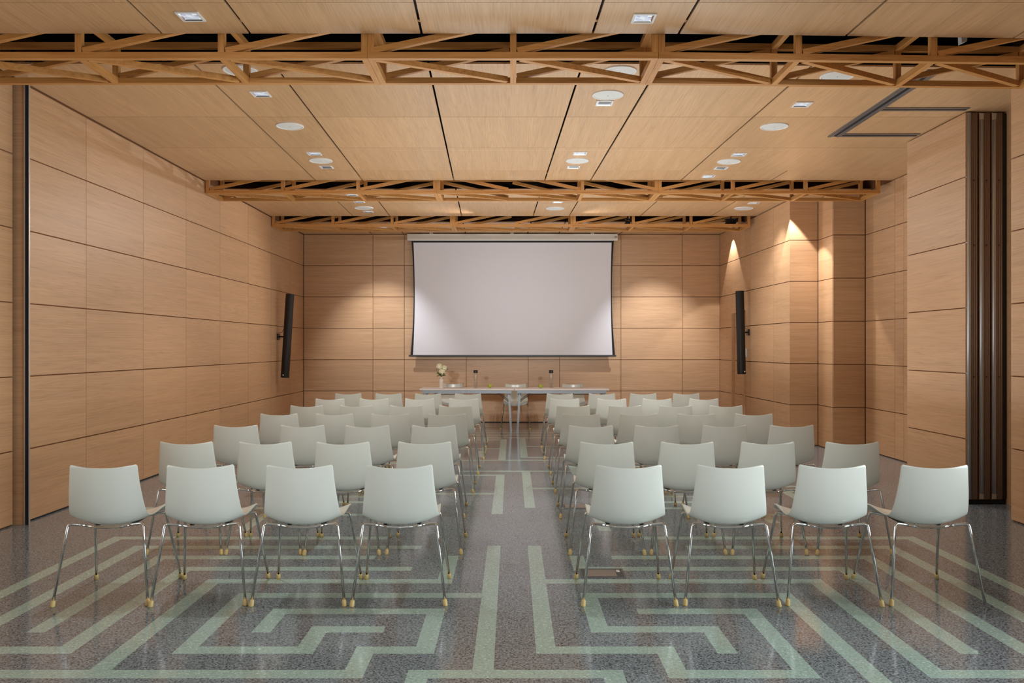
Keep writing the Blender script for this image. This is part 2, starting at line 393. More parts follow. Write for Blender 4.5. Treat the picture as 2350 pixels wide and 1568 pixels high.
# door in the right wall: recessed oak leaf, jamb and head
dr = bpy.data.objects.new('door_1', None); C.objects.link(dr); dr.location = (4.15, 15.115, 0); struct(dr)
m_ = MB()
for k in range(4):
    lo, hi = (k*ROW+0.005 if k else 0.012), min((k+1)*ROW-0.005, 2.10)
    m_.box(0.0, 0.04, -0.395, 0.395, lo, hi, 0)
m_.build('door_leaf', M_oak_y, dr)
m_ = MB(); m_.box(-0.055, 0.05, 0.397, 0.417, 0, 2.12); m_.box(-0.055, 0.05, -0.415, -0.397, 0, 2.12); m_.box(-0.055, 0.05, -0.415, 0.417, 2.105, 2.135)
m_.build('door_frame', M_oak_x, dr)
# stepped pier on the right
wall('wall_right_pier', 'y', 12.47, [rx(12.47)+0.001, 4.585], -1, gv=0.009)
wall('wall_right_return', 'x', 4.585, [11.90, 12.46], -1, gv=0.010)
wall('wall_right_step', 'y', 11.89, [4.588, 5.045], -1, gv=0.009)
wall('wall_right_niche', 'x', 5.05, [7.99, 9.0, 10.73, 10.98, 11.88], -1, gv=0.006)
wall('wall_right_pocket', 'y', 7.98, [4.705, 5.06], 1 - 2, gv=0.006)
wall('wall_right_foyer', 'x', 4.256, [-4.9, -2.7, -0.5, 1.7, 3.9, 5.6, 7.10], -1)
mb = MB(); mb.box(4.27, 4.70, 7.02, 7.08, 0, 4.12, 1); mb.box(4.66, 4.70, 7.08, 7.97, 0.0, 4.12, 0); struct(mb.build('wall_right_pocket_side', [M_oak_x, M_gap]))
mb = MB(); mb.box(-9, 9, 16.46, 16.5, 0, 4.15, 0); mb.box(5.052, 5.14, 11.885, 12.0, 0, 4.12, 0); mb.box(4.60, 4.68, 12.0, 12.55, 0, 4.12, 0); mb.box(4.6, 5.06, 11.92, 12.0, 0, 4.12, 0); struct(mb.build('wall_back_core', [M_gap]))
# dark recessed shadow-gap skirtings
mb = MB(); mb.box(bx[0], bx[-1], ZB-0.004, ZB+0.01, 0.0, 0.014); struct(mb.build('baseboard_back', M_void))
mb = MB(); mb.box(-4.104, -4.096, 7.12, ZB, 0.0, 0.013); struct(mb.build('baseboard_left', M_void))
# partition jamb on the left: oak post and black-lined aluminium channel
mb = MB(); mb.box(-4.30, -4.058, 6.93, 6.965, 0.0, 3.93); struct(mb.build('trim_1', M_oak_x))
jb = bpy.data.objects.new('trim_2', None); C.objects.link(jb); jb.location = (-4.036, 6.93, 0); struct(jb)
m_ = MB(); m_.box(-0.022, -0.015, -0.012, 0.015, 0, 3.93); m_.box(0.013, 0.019, -0.006, 0.008, 0, 3.93); m_.build('channel_edge', M_alu, jb)
m_ = MB(); m_.box(-0.015, 0.013, -0.004, 0.012, 0, 3.93); m_.build('channel_seal', M_void, jb)

# ------------------------------------------------------------------ ceiling with three truss slots
AL = [-2.51, -1.885, -0.67, 0.54, 1.15, 2.352]
def jx(a, z): return a - 0.026*(z - 7.06)
SLOTS = [(5.89, 6.52), (11.07, 11.72), (14.09, 14.80)]
def edge1(x): return 0.0 if x < 1.05 else 0.034*(x-1.05)
mb = MB(); CT = 0.014
def ceil_seg(za, zb, crosses, lines, xl=-4.083, xr=5.2, near=None, far=None):
    zs = [za] + crosses + [zb]
    for a, b in zip(zs[:-1], zs[1:]):
        lx = [None] + lines + [None]
        for l, r in zip(lx[:-1], lx[1:]):
            g = 0.009; c = 0.0032
            a2, b2 = a + (c if a != za else 0), b - (c if b != zb else 0)
            xa0, xb0 = (xl, xl) if l is None else (jx(l, a2)+g, jx(l, b2)+g)
            xa1, xb1 = (xr, xr) if r is None else (jx(r, a2)-g, jx(r, b2)-g)
            ya0 = a2 + (edge1(xa0) if (a == za and near) else 0); ya1 = a2 + (edge1(xa1) if (a == za and near) else 0)
            yb0 = b2 + (edge1(xb0) if (b == zb and far) else 0); yb1 = b2 + (edge1(xb1) if (b == zb and far) else 0)
            q = [(xa0, ya0), (xa1, ya1), (xb1, yb1), (xb0, yb0)]
            mb.hexa([(x, y, TOP) for x, y in q] + [(x, y, TOP+CT) for x, y in q], 0)
ceil_seg(-5.0, 5.89, [-4.33, -3.12, -1.91, -0.70, 0.51, 1.72, 2.93, 4.14, 5.36], AL + [3.57], xl=-4.125, far=True)
ceil_seg(6.52, 11.07, [8.02, 9.27], AL, near=True) if False else None
ceil_seg(6.52, 10.46, [8.02, 9.27], AL, near=True)
ceil_seg(10.464, 11.07, [], AL + [3.55])
ceil_seg(11.72, 14.09, [12.85], AL + [3.55])
ceil_seg(14.80, ZB+0.0, [], AL + [3.55])
# void above: black-felted deck and side cheeks
mb.box(-5.3, 5.3, -5.0, 16.5, 4.12, 4.16, 1)
mb.box(-4.5, -4.16, -5.0, 16.5, 3.75, 4.12, 1); mb.box(5.16, 5.3, -5.0, 16.5, 3.72, 4.12, 1); mb.box(-5.3, 5.3, -5.05, -5.0, 3.7, 4.16, 1)
struct(mb.build('ceiling', [M_ceil, M_void]))
# black cloth draped loosely above each slot
for k, (a, b) in enumerate(SLOTS):
    m_ = MB(); nx, ny = 90, 10; vs = []
    for j in range(ny+1):
        for i in range(nx+1):
            x = -4.1 + 9.1*i/nx; y = a - 0.35 + (b-a+0.7)*j/ny
            z = 4.03 + 0.055*mnoise.noise(Vector((x*0.9, y*1.5, k*7.1))) + 0.02*mnoise.noise(Vector((x*3.1, y*4.5, k)))
            vs.append((x, y, z))
    fs = [(j*(nx+1)+i, j*(nx+1)+i+1, (j+1)*(nx+1)+i+1, (j+1)*(nx+1)+i) for j in range(ny) for i in range(nx)]
    m_.add(vs, fs, 0, None, True)
    o = m_.build('ceiling_cloth', M_void)
    tag(o, ['black cloth drooping inside the ceiling slot above the nearest timber truss', 'black cloth lining the ceiling slot above the middle timber truss', 'black cloth lining the ceiling slot above the farthest timber truss'][k], 'cloth', 'black cloth linings of the ceiling slots')

# partition track on the ceiling: long grey rail and two branches
tr = thing('partition_track', 'grey metal ceiling track with two branches leading to the folded partition panels', 'track', (3.39, 7.9, TOP))
def rail(name, x0, x1, y0, y1):
    m_ = MB(); lng = (y1-y0) > (x1-x0)
    if lng:
        W = x1-x0
        m_.box(x0, x0+W*0.36, y0, y1, -0.008, 0.0, 0); m_.box(x1-W*0.36, x1, y0, y1, -0.008, 0.0, 0)
        m_.box(x0+W*0.36, x1-W*0.36, y0, y1, -0.002, 0.0, 1); m_.box(x0+W*0.14, x0+W*0.2, y0, y1, -0.012, -0.008, 0); m_.box(x1-W*0.2, x1-W*0.14, y0, y1, -0.012, -0.008, 0)
    else:
        W = y1-y0
        m_.box(x0, x1, y0, y0+W*0.36, -0.008, 0.0, 0); m_.box(x0, x1, y1-W*0.36, y1, -0.008, 0.0, 0)
        m_.box(x0, x1, y0+W*0.36, y1-W*0.36, -0.002, 0.0, 1)
    return m_.build(name, [M_alud, M_void], tr)
rail('main_rail', -0.07, 0.06, -1.25, 0.86)
rail('branch_rail', 0.06, 0.85, -0.20, -0.10); rail('branch_rail', 0.06, 0.85, 0.74, 0.86)

# folded operable partition: three leaves parked in the pocket
pt = thing('folding_partition', 'stack of oak-faced folding partition panels with aluminium edge profiles, parked in the right wall pocket', 'partition', (4.28, 7.83, 0))
for i in range(3):
    x0 = 0.0 + i*0.118
    m_ = MB()
    for k in range(6):
        lo = k*ROW + (0.005 if k else 0.045); hi = (k+1)*ROW - (0.005 if k < 5 else 0.012)
        m_.box(x0-0.012 if i == 0 else x0, x0+0.004, 0.004, 1.16, lo, hi, 0)
    m_.box(x0+0.004, x0+0.095, 0.012, 1.155, 0.045, 3.68, 1); m_.box(x0+0.095, x0+0.098, 0.012, 1.155, 0.05, 3.68, 0)
    pn = m_.build('panel', [M_oak_y, M_gap], pt)
    # vertical aluminium nose: rounded rib plus brown flutes
    m_ = MB(); zt, zb = (3.685, 0.05) if i == 0 else (3.62, 0.10)
    m_.tube([(x0+0.022, 0.006, zb), (x0+0.022, 0.006, zt)], 0.021, 16, 0)
    m_.box(x0, x0+0.044, 0.006, 0.02, 0.05, 3.685, 0)
    m_.build('edge_profile', M_alu, pn)
    m_ = MB(); m_.box(x0+0.044, x0+0.098, 0.004, 0.016, 0.05, 3.685, 0)
    for q in (0.052, 0.072, 0.092): m_.tube([(x0+q, 0.002, 0.05), (x0+q, 0.002, 3.685)], 0.006, 8, 0)
    m_.build('fluted_seal', M_bronze, pn)
    m_ = MB()
    for zz in (1.2, 2.44, 3.05):
        m_.lathe([(0, -0.004), (0.006, -0.004), (0.006, 0.004), (0, 0.004)], (x0+0.064, -0.004, zz), 10)
    m_.build('screw', M_blackp, pn)
m_ = MB(); m_.box(-0.004, 0.42, 0.02, 1.14, 0.004, 0.045, 0); m_.build('floor_seal', M_void, pt)
m_ = MB(); m_.box(0.335, 0.40, 0.01, 1.14, 0.05, 3.68, 0); m_.build('dark_end_post', M_blackp, pt)

# ------------------------------------------------------------------ timber trusses
TB, TT, TS = 3.53, 3.85, 0.045
def truss(label, y0, depth, xs_, doubles, skip, down, bend=None):
    t = thing('timber_truss', label, 'truss', (xs_[0], y0, TB), 0, 'timber box trusses in the ceiling slots')
    X0 = xs_[0]
    def P(x, d, z):        # d 0 near, 1 far ; z 0 bottom 1 top
        yy = (0.0225 if d == 0 else depth-0.0225) + (edge1(x) if bend else 0)
        return Vector((x - X0, yy, 0.0225 if z == 0 else TT-TB-0.0225))
    segs = [xs_[0]] + [x for x in doubles] + [xs_[-1]]
    for d in (0, 1):
        for z in (0, 1):
            for a, b in zip(segs[:-1], segs[1:]):
                pa, pb = P(a, d, z), P(b, d, z)
                g = 0.001
                pa.x += (-0.0225 if a == segs[0] else g); pb.x += (0.0225 if b == segs[-1] else -g)
                m_ = MB(); m_.bar(pa, pb, TS, TS); m_.build('bottom_chord' if z == 0 else 'top_chord', M_pine, t)
    for x in xs_:
        if x in skip: continue
        offs = [-0.0235, 0.0235] if x in doubles else [0.0]
        for of in offs:
            for d in (0, 1):
                a, b = P(x+of, d, 0), P(x+of, d, 1); a.z += 0.0225; b.z -= 0.0225
                m_ = MB(); m_.hexa([(a.x+sx*TS/2, a.y+sy*TS/2, a.z) for sx, sy in ((-1, -1), (1, -1), (1, 1), (-1, 1))] + [(a.x+sx*TS/2, a.y+sy*TS/2, b.z) for sx, sy in ((-1, -1), (1, -1), (1, 1), (-1, 1))])
                m_.build('post', M_post, t)
            for z in (0, 1):
                a, b = P(x+of, 0, z), P(x+of, 1, z); a.y += 0.0225; b.y -= 0.0225
                m_ = MB(); m_.bar(a, b, TS, TS); m_.build('cross_rung', M_rung, t)
    for n_, (a, b) in enumerate(zip(xs_[:-1], xs_[1:])):
        fl = n_ in down
        for d in (0, 1):
            z0, z1 = (1, 0) if fl else (0, 1)
            p, q = P(a, d, z0), P(b, d, z1)
            p.z += 0.035*(1 if z0 == 0 else -1); q.z += 0.035*(1 if z1 == 0 else -1); p.x += 0.03; q.x -= 0.03
            dy = 0.0
            m_ = MB(); m_.bar(p, q, TS*0.9, TS*0.9, up=(0, 0, 1)); m_.build('diagonal', M_pine, t)
        p, q = P(a, 0, 0), P(b, 1, 0); p.x += 0.05; p.y += 0.035; q.x -= 0.05; q.y -= 0.035
        m_ = MB(); m_.bar(p, q, TS*0.9, TS*0.9); m_.build('bottom_diagonal', M_pine, t)
    return t
M_post = oak('pine_post', (18, 18, 1.0), PB, PD, PL, rough=0.5)
M_rung = oak('pine_rung', (18, 1.0, 18), PB, PD, PL, rough=0.5)
truss('nearest timber box truss, running the full width of the picture near the top', 5.905, 0.60,
      [-4.07, -3.08, -2.065, -1.025, 0.009, 1.04, 2.047, 3.03, 4.02], [-1.025, 1.04], [], [], bend=True)
truss('middle timber box truss between the ceiling panels, ending short of the right wall', 11.10, 0.60,
      [-4.065, -3.06, -2.055, -1.005, -0.02, 0.94, 1.95, 2.951, 3.923, 4.89], [-1.005, 1.95], [-0.02], [3, 4, 5])
truss('farthest and smallest-looking timber box truss, just in front of the projection screen', 14.15, 0.60,
      [-4.06, -3.046, -2.04, -1.007, 0.02, 1.04, 2.065, 3.046, 4.03], [-1.007, 1.04], [0.02], [])

# ------------------------------------------------------------------ downlights and ceiling speakers
def mk_downlight(label, px, py, size, lit=1.0):
    Z = ceil_z(py); X = xat(px, Z)
    t = thing('recessed_downlight', label, 'light', (X, Z, TOP), 0, 'square recessed ceiling downlights')
    h = size/2; i_ = h-0.016
    m_ = MB()
    for q in ((-h, h, -h, -i_), (-h, h, i_, h), (-h, -i_, -i_, i_), (i_, h, -i_, i_)): m_.box(*q, -0.009, 0.0)
    m_.build('frame', M_white, t, 0.0012)
    m_ = MB(); k = i_*0.86
    a = [(-i_, -i_, -0.0085), (i_, -i_, -0.0085), (i_, i_, -0.0085), (-i_, i_, -0.0085)]; b = [(-k, -k, -0.0015), (k, -k, -0.0015), (k, k, -0.0015), (-k, k, -0.0015)]
    m_.add(a+b, [(0, 4, 5, 1), (1, 5, 6, 2), (2, 6, 7, 3), (3, 7, 4, 0)]); m_.build('reflector', M_reflector, t)
    m_ = MB(); m_.add(b, [(0, 1, 2, 3)]); m_.build('lamp', M_lamp if lit not in (0.01, 0.5) else M_lampoff, t)
    if lit:
        s_ = spot((X, Z, TOP-0.012), SPOT_W*lit, 104, 0.75)
        mw = s_.matrix_world.copy(); s_.parent = t; s_.location = (0, 0, -0.012)
    return t
DL = [(437, 37, 'in the ceiling panel in front of the nearest truss, left one', .155, 1),
      (1477, 41, 'in the ceiling panel in front of the nearest truss, right one', .155, 1),
      (598, 215, 'at upper left just behind the nearest truss', .155, 1),
      (1387, 236, 'directly below the largest round ceiling speaker', .155, 0.01),
      (1841, 239, 'at upper right near the grey partition track', .155, 1),
      (721, 352, 'left row, just above a round speaker before the middle truss', .155, 1.7),
      (749, 383, 'left row, just below a round speaker before the middle truss', .155, 0.5),
      (1331, 351.6, 'centre row, just above a round speaker before the middle truss', .155, 1.3),
      (1316, 383, 'centre row, just below a round speaker before the middle truss', .155, 0.5),
      (1696, 354, 'right row, just above a round speaker before the middle truss', .155, 1.9),
      (1655, 385, 'right row, just below a round speaker before the middle truss', .155, 0.5),
      (1626, 404, 'right row, closest to the middle truss', .155, 0),
      (807, 446.5, 'left row, glimpsed through the lattice of the middle truss', .155, 0.7),
      (824, 463, 'left row, edging out beneath the middle truss', .155, 0),
      (845, 485.5, 'left row, just in front of the farthest truss', .155, 0.7),
      (1280, 463, 'centre row, edging out beneath the middle truss', .155, 1),
      (1730, 465.5, 'right row, edging out beneath the middle truss', .155, 1),
      (879, 522.5, 'left row, glimpsed through the lattice of the farthest truss', .155, 0)]
for px, py, s_, sz, lit in DL:
    mk_downlight('square white recessed downlight, ' + s_, px, py, sz, lit)
def mk_speaker(label, px, py, d=0.24):
    Z = ceil_z(py); X = xat(px, Z)
    t = thing('ceiling_speaker', label, 'speaker', (X, Z, TOP), 0, 'round white ceiling speakers'); R = d/2
    m_ = MB(); m_.lathe([(R, 0), (R, -0.006), (R-0.004, -0.010), (R-0.016, -0.010), (R-0.018, -0.006)], n=48); m_.build('rim', M_white, t)
    m_ = MB(); m_.lathe([(R-0.018, -0.006), (R*0.5, -0.0085), (0.006, -0.009), (0.0, -0.009)], n=48); m_.build('grille', M_grille, t)
    m_ = MB(); m_.lathe([(0.0, -0.0105), (0.004, -0.0105), (0.004, -0.008)], n=10); m_.build('centre_screw', M_boxfr, t)
for px, py, d, lb in [(665, 289, .275, 'at left, alone between the first and middle trusses'), (736, 368.5, .275, 'left row, between two downlights before the middle truss'),
        (1395, 217.5, .275, 'largest-looking one, above a square downlight at top centre'), (1325, 368.5, .275, 'centre row, between two downlights before the middle truss'),
        (1777, 290, .275, 'at right, near the grey partition track'), (1673, 370.5, .275, 'right row, between two downlights before the middle truss'),
        (1422, 163, .275, 'centre one, partly hidden behind the lattice of the nearest truss'), (551, 161, .275, 'left one, partly hidden behind the lattice of the nearest truss'),
        (1922, 174, .275, 'right one, partly hidden behind the lattice of the nearest truss'),
        (835, 477, .30, 'left one of the far bay, behind the middle truss'), (1274, 478, .30, 'centre one of the far bay, behind the middle truss'), (1707, 478, .30, 'right one of the far bay, behind the middle truss')]:
    mk_speaker('round white ceiling speaker, ' + lb, px, py, d)
# washers that draw the wall scallops, broad cross spots, one added pier fill
for loc, aim, pw, cone, bl in [((3.95, 15.43, 3.66), (3.98, 15.43, 0), 75, 72, 0.15), ((4.05, 12.29, 3.66), (4.09, 12.31, 0), 120, 74, 0.15), ((4.22, 11.85, 3.66), (4.38, 12.47, 0.5), 75, 60, 1.0),  # closing spot on this line is added to brighten the pier
                           ((-2.6, 14.9, 3.62), (-2.45, 16.6, 0.35), 190, 70, 0.8), ((2.75, 14.9, 3.62), (2.75, 16.6, 0.35), 215, 70, 0.8),
                           ((0.9, 13.98, 3.60), (4.9, 10.9, 1.3), 78, 84, 0.5), ((-0.4, 13.98, 3.60), (-4.1, 11.2, 1.3), 145, 90, 0.7)]:
    spot(loc, pw, cone, bl, 0.02, (0.95, 0.99, 1.04) if loc[1] == 14.9 else (1.0, 0.97, 0.94), aim)
# finned spotlights hung in the far slot
def finned(label, px, py, Z, wd, n):
    X = xat(px, Z); t = thing('slot_spotlight', label, 'light', (X, Z, TOP-0.13))
    m_ = MB(); m_.box(-wd/2, wd/2, -0.03, 0.05, 0.115, 0.135); m_.bar((0, 0.02, 0.12), (0, 0.02, 0.35), 0.02, 0.02); m_.build('bracket', M_blackp, t)
    for k in range(n):
        x = -wd/2 + wd*(k+0.5)/n
        m_ = MB(); m_.bar((x-0.045, 0, 0.0), (x+0.03, 0, 0.13), 0.05, 0.010, up=(1, 0, 0)); m_.build('fin', M_blackp, t)
    m_ = MB(); m_.tube([(-wd*0.35, 0.045, 0.05), (wd*0.4, 0.045, 0.07)], 0.035, 12); m_.build('lamp_body', M_blackp, t)
finned('black finned spotlight hanging in the farthest ceiling slot above the right half of the screen', 1441, 506, 14.42, 0.10, 4)
finned('black ribbed spotlight hanging in the right end of the farthest ceiling slot', 1678, 506, 14.42, 0.20, 7)
o = MB(); Zj = 6.30; o.hexa([(3.405, Zj, 3.782), (3.445, Zj, 3.800), (3.445, Zj+.05, 3.800), (3.405, Zj+.05, 3.782), (3.400, Zj, 3.88), (3.450, Zj, 3.88), (3.450, Zj+.05, 3.88), (3.400, Zj+.05, 3.88)])
tag(o.build('junction_box', M_white), 'small white box poking into the dark slot above the nearest truss at right', 'box')

# ------------------------------------------------------------------ projection screen
ZS = 16.20
ps = thing('projection_screen', 'large white tensioned projection screen with thin black border hanging from a white casing', 'screen', (0.005, ZS, 2.0))
def sp(px, py, Z=ZS): return (xat(px, Z)-0.005, zat(py, Z)-2.0)
def edge_curve(top, mid, bot, n=16):
    (x0, y0), (x1, y1), (x2, y2) = top, mid, bot; out = []
    for k in range(n+1):
        y = y0 + (y2-y0)*k/n
        l0 = (y-y1)*(y-y2)/((y0-y1)*(y0-y2)); l1 = (y-y0)*(y-y2)/((y1-y0)*(y1-y2)); l2 = (y-y0)*(y-y1)/((y2-y0)*(y2-y1))
        out.append((x0*l0+x1*l1+x2*l2, y))
    return out
L_o = edge_curve((944, 552), (949.2, 690), (942.2, 815.5)); R_o = edge_curve((1408.8, 552), (1404.4, 690), (1411.3, 815.5))
L_i = edge_curve((948.8, 557), (951.8, 690), (947.8, 815.5)); R_i = edge_curve((1403.6, 557), (1401.8, 690), (1405.6, 815.5))
def sheet(L, R, y0, y1):
    m_ = MB(); n = len(L); vs = []
    for yy in (y0, y1):
        for (lx, ly), (rx_, ry) in zip(L, R):
            a, b = sp(lx, ly), sp(rx_, ry); vs += [(a[0], yy, a[1]), (b[0], yy, b[1])]
    fs = []
    for k in range(n-1):
        fs += [(2*k, 2*k+2, 2*k+3, 2*k+1), (2*n+2*k, 2*n+2*k+1, 2*n+2*k+3, 2*n+2*k+2), (2*k, 2*n+2*k, 2*n+2*k+2, 2*k+2), (2*k+1, 2*k+3, 2*n+2*k+3, 2*n+2*k+1)]
    fs += [(0, 1, 2*n+1, 2*n), (2*n-2, 4*n-2, 4*n-1, 2*n-1)]
    m_.add(vs, fs); return m_
sheet(L_o, R_o, 0.003, 0.006).build('black_border', M_bord, ps)
sheet(L_i, R_i, -0.001, 0.003).build('projection_fabric', M_screen, ps)
a, b = sp(935, 537.5), sp(1417, 553)
m_ = MB(); m_.box(a[0], b[0], -0.06, 0.07, b[1], a[1]); cs = m_.build('casing', M_case, ps, 0.008)
a, b = sp(1410.5, 543.3, ZS-0.06), sp(1416, 545, ZS-0.06); m_ = MB()
w3 = (b[0]-a[0])/3
for k in range(3): m_.box(a[0]+k*w3, a[0]+k*w3+w3*0.82, -0.0625, -0.0595, b[1], a[1])
m_.build('maker_mark', M_blackp, cs)
for px in (990, 1175, 1359):
    a = sp(px, 536.5); m_ = MB(); m_.box(a[0]-0.03, a[0]-0.005, -0.04, 0.0, a[1]-0.012, a[1]+0.012); m_.box(a[0]+0.005, a[0]+0.03, -0.04, 0.0, a[1]-0.012, a[1]+0.012); m_.build('bracket_clip', M_white, cs)
a, b = sp(938.5, 815), sp(1414, 818.8)
m_ = MB(); m_.box(a[0], b[0], -0.012, 0.016, b[1], a[1]); m_.build('weight_bar', M_blackp, ps, 0.003)
for s_, c1 in (('l', [(946.5, 758), (943.8, 790), (942.0, 814)]), ('r', [(1406.3, 758), (1409.0, 790), (1411.4, 814)])):
    m_ = MB(); m_.tube([(sp(*p)[0] + (0.004 if s_ == 'r' else -0.004), -0.004, sp(*p)[1]) for p in c1], 0.0022, 6); m_.build('tension_cord', M_alud, ps)

# ------------------------------------------------------------------ column loudspeakers
def column_speaker(label, wallx, Zw, side, topx, botx, ytop, ybot, zc_off):
    Zs = Zw - 0.10
    x0, z0 = xat(topx, Zs), zat(ytop, Zs); x1, z1 = xat(botx, Zs), zat(ybot, Zs)
    c = Vector(((x0+x1)/2, Zs, (z0+z1)/2)); ln = math.hypot(x0-x1, z0-z1)
    t = thing('column_loudspeaker', label, 'speaker', (c.x, c.y, c.z), 0, 'black column loudspeakers on the side walls')
    R = Matrix.Rotation(math.atan2(x0-x1, z0-z1), 4, 'Y') @ Matrix.Rotation(math.radians(22*side), 4, 'Z')
    m_ = MB(); W, D = 0.112, 0.10; n = 10; prof = []
    for k in range(n+1):
        an = PI + PI*k/n; prof.append((W/2*math.cos(an), -D*0.35 + D*0.30*math.sin(an)))
    prof += [(W/2, D*0.5), (-W/2, D*0.5)]
    N_ = len(prof); vs = [R @ Vector((x, y, z)) for z in (-ln/2, ln/2) for x, y in prof]
    m_.add(vs, [(k, (k+1) % N_, N_+(k+1) % N_, N_+k) for k in range(N_)] + [tuple(range(N_-1, -1, -1)), tuple(range(N_, 2*N_))])
    bd = m_.build('cabinet', M_blackp, t)
    m_ = MB(); p = R @ Vector((0.012, -D*0.655, -ln/2+0.045))
    m_.lathe([(0, -0.011), (0.011, -0.011), (0.011, 0.011), (0, 0.011)], p, 12); m_.build('badge', M_white, bd)
    # bracket plate and arm
    px_ = wallx - c.x; az = zat(773 if side < 0 else 743+20, Zw) - c.z
    m_ = MB(); s2 = 1 if px_ > 0 else -1
    m_.box(min(px_, px_-s2*0.025), max(px_, px_-s2*0.025), 0.04, 0.16, az-0.055, az+0.055); m_.build('wall_plate', M_blackp, t)
    m_ = MB(); m_.tube([(px_, 0.10, az), (px_*0.3, 0.06, az), (0, 0.04, az)], 0.012, 8); m_.lathe([(0, -.03), (.02, -.03), (.02, .03), (0, .03)], (px_*0.35, 0.06, az+0.01), 12); m_.build('bracket_arm', M_blackp, t)
    m_ = MB(); m_.tube(fillet([(px_-s2*0.01, 0.10, az+0.075), (px_*0.6, 0.08, az+0.07), (px_*0.35, 0.06, az+0.16), (0, 0.05, az+0.2)], 0.05), 0.004, 6); m_.build('cable', M_blackp, t)
    return t
column_speaker('tall black column loudspeaker tilted on a bracket on the left wall', -4.10, 14.58, -1, 665.3, 653.5, 675, 867, 0)
column_speaker('tall black column loudspeaker on the right wall in front of the oak door', rx(14.5)-0.0, 14.50, 1, 1698, 1702.3, 668, 859, 0)
# white wall switch beyond the right loudspeaker
m_ = MB(); Zw = 14.62; zc = zat(810, Zw); m_.box(rx(Zw)-0.012, rx(Zw)-0.0005, Zw-0.05, Zw+0.03, zc-0.075, zc+0.075)
tag(m_.build('wall_switch', M_white, None, 0.003), 'small white switch plate on the right wall beside the black loudspeaker', 'switch')

# ------------------------------------------------------------------ floor boxes
def floor_box(label, x0, x1, y0, y1):
    t = thing('floor_box', label, 'floor box', ((x0+x1)/2, (y0+y1)/2, 0), 0, 'floor outlet boxes'); a, b = (x1-x0)/2, (y1-y0)/2
    m_ = MB(); fr = 0.012
    for q in ((-a, a, -b, -b+fr), (-a, a, b-fr, b), (-a, -a+fr, -b+fr, b-fr), (a-fr, a, -b+fr, b-fr)): m_.box(*q, 0.0, 0.004)
    m_.build('frame', M_alud, t, 0.0015)
    m_ = MB(); m_.box(-a+fr, a-fr, -b+fr, b-fr, 0.0, 0.0025); m_.build('lid', M_boxfr, t)
    m_ = MB(); m_.box(-a+0.035, a-0.055, -b+0.032, b-0.030, 0.0025, 0.0035); m_.build('lid_insert', M_boxlid, t)
    m_ = MB()
    for k in range(3): m_.box(a-0.048, a-0.026, b-0.085+k*0.018, b-0.085+k*0.018+0.012, 0.0025, 0.0040)
    m_.build('cable_outlet', M_paper, t)
floor_box('rectangular dark-framed floor outlet box under the nearest row at the aisle', 0.445, 0.735, 5.33, 5.55)
floor_box('metal-framed floor outlet box under the third row, right of the aisle', 0.460, 0.75, 7.62, 7.84)

# ------------------------------------------------------------------ chairs
prof = [(0.018, 0.784), (0.024, 0.70), (0.034, 0.62), (0.050, 0.545), (0.072, 0.487), (0.105, 0.452), (0.150, 0.437), (0.21, 0.434), (0.28, 0.438), (0.35, 0.446), (0.42, 0.453), (0.465, 0.450), (0.495, 0.438), (0.510, 0.424)]
hw =   [0.189, 0.196, 0.205, 0.214, 0.221, 0.224, 0.224, 0.223, 0.221, 0.219, 0.217, 0.215, 0.213, 0.211]
lift = [0.030, 0.034, 0.038, 0.043, 0.050, 0.055, 0.056, 0.054, 0.052, 0.050, 0.046, 0.044, 0.042, 0.040]
def cr(p0, p1, p2, p3, t): return 0.5*((2*p1) + (-p0+p2)*t + (2*p0-5*p1+4*p2-p3)*t*t + (-p0+3*p1-3*p2+p3)*t*t*t)
def samp(arr, u):
    i = min(int(u), len(arr)-2); t = u-i; g = lambda k: arr[max(0, min(len(arr)-1, k))]
    return cr(g(i-1), g(i), g(i+1), g(i+2), t)
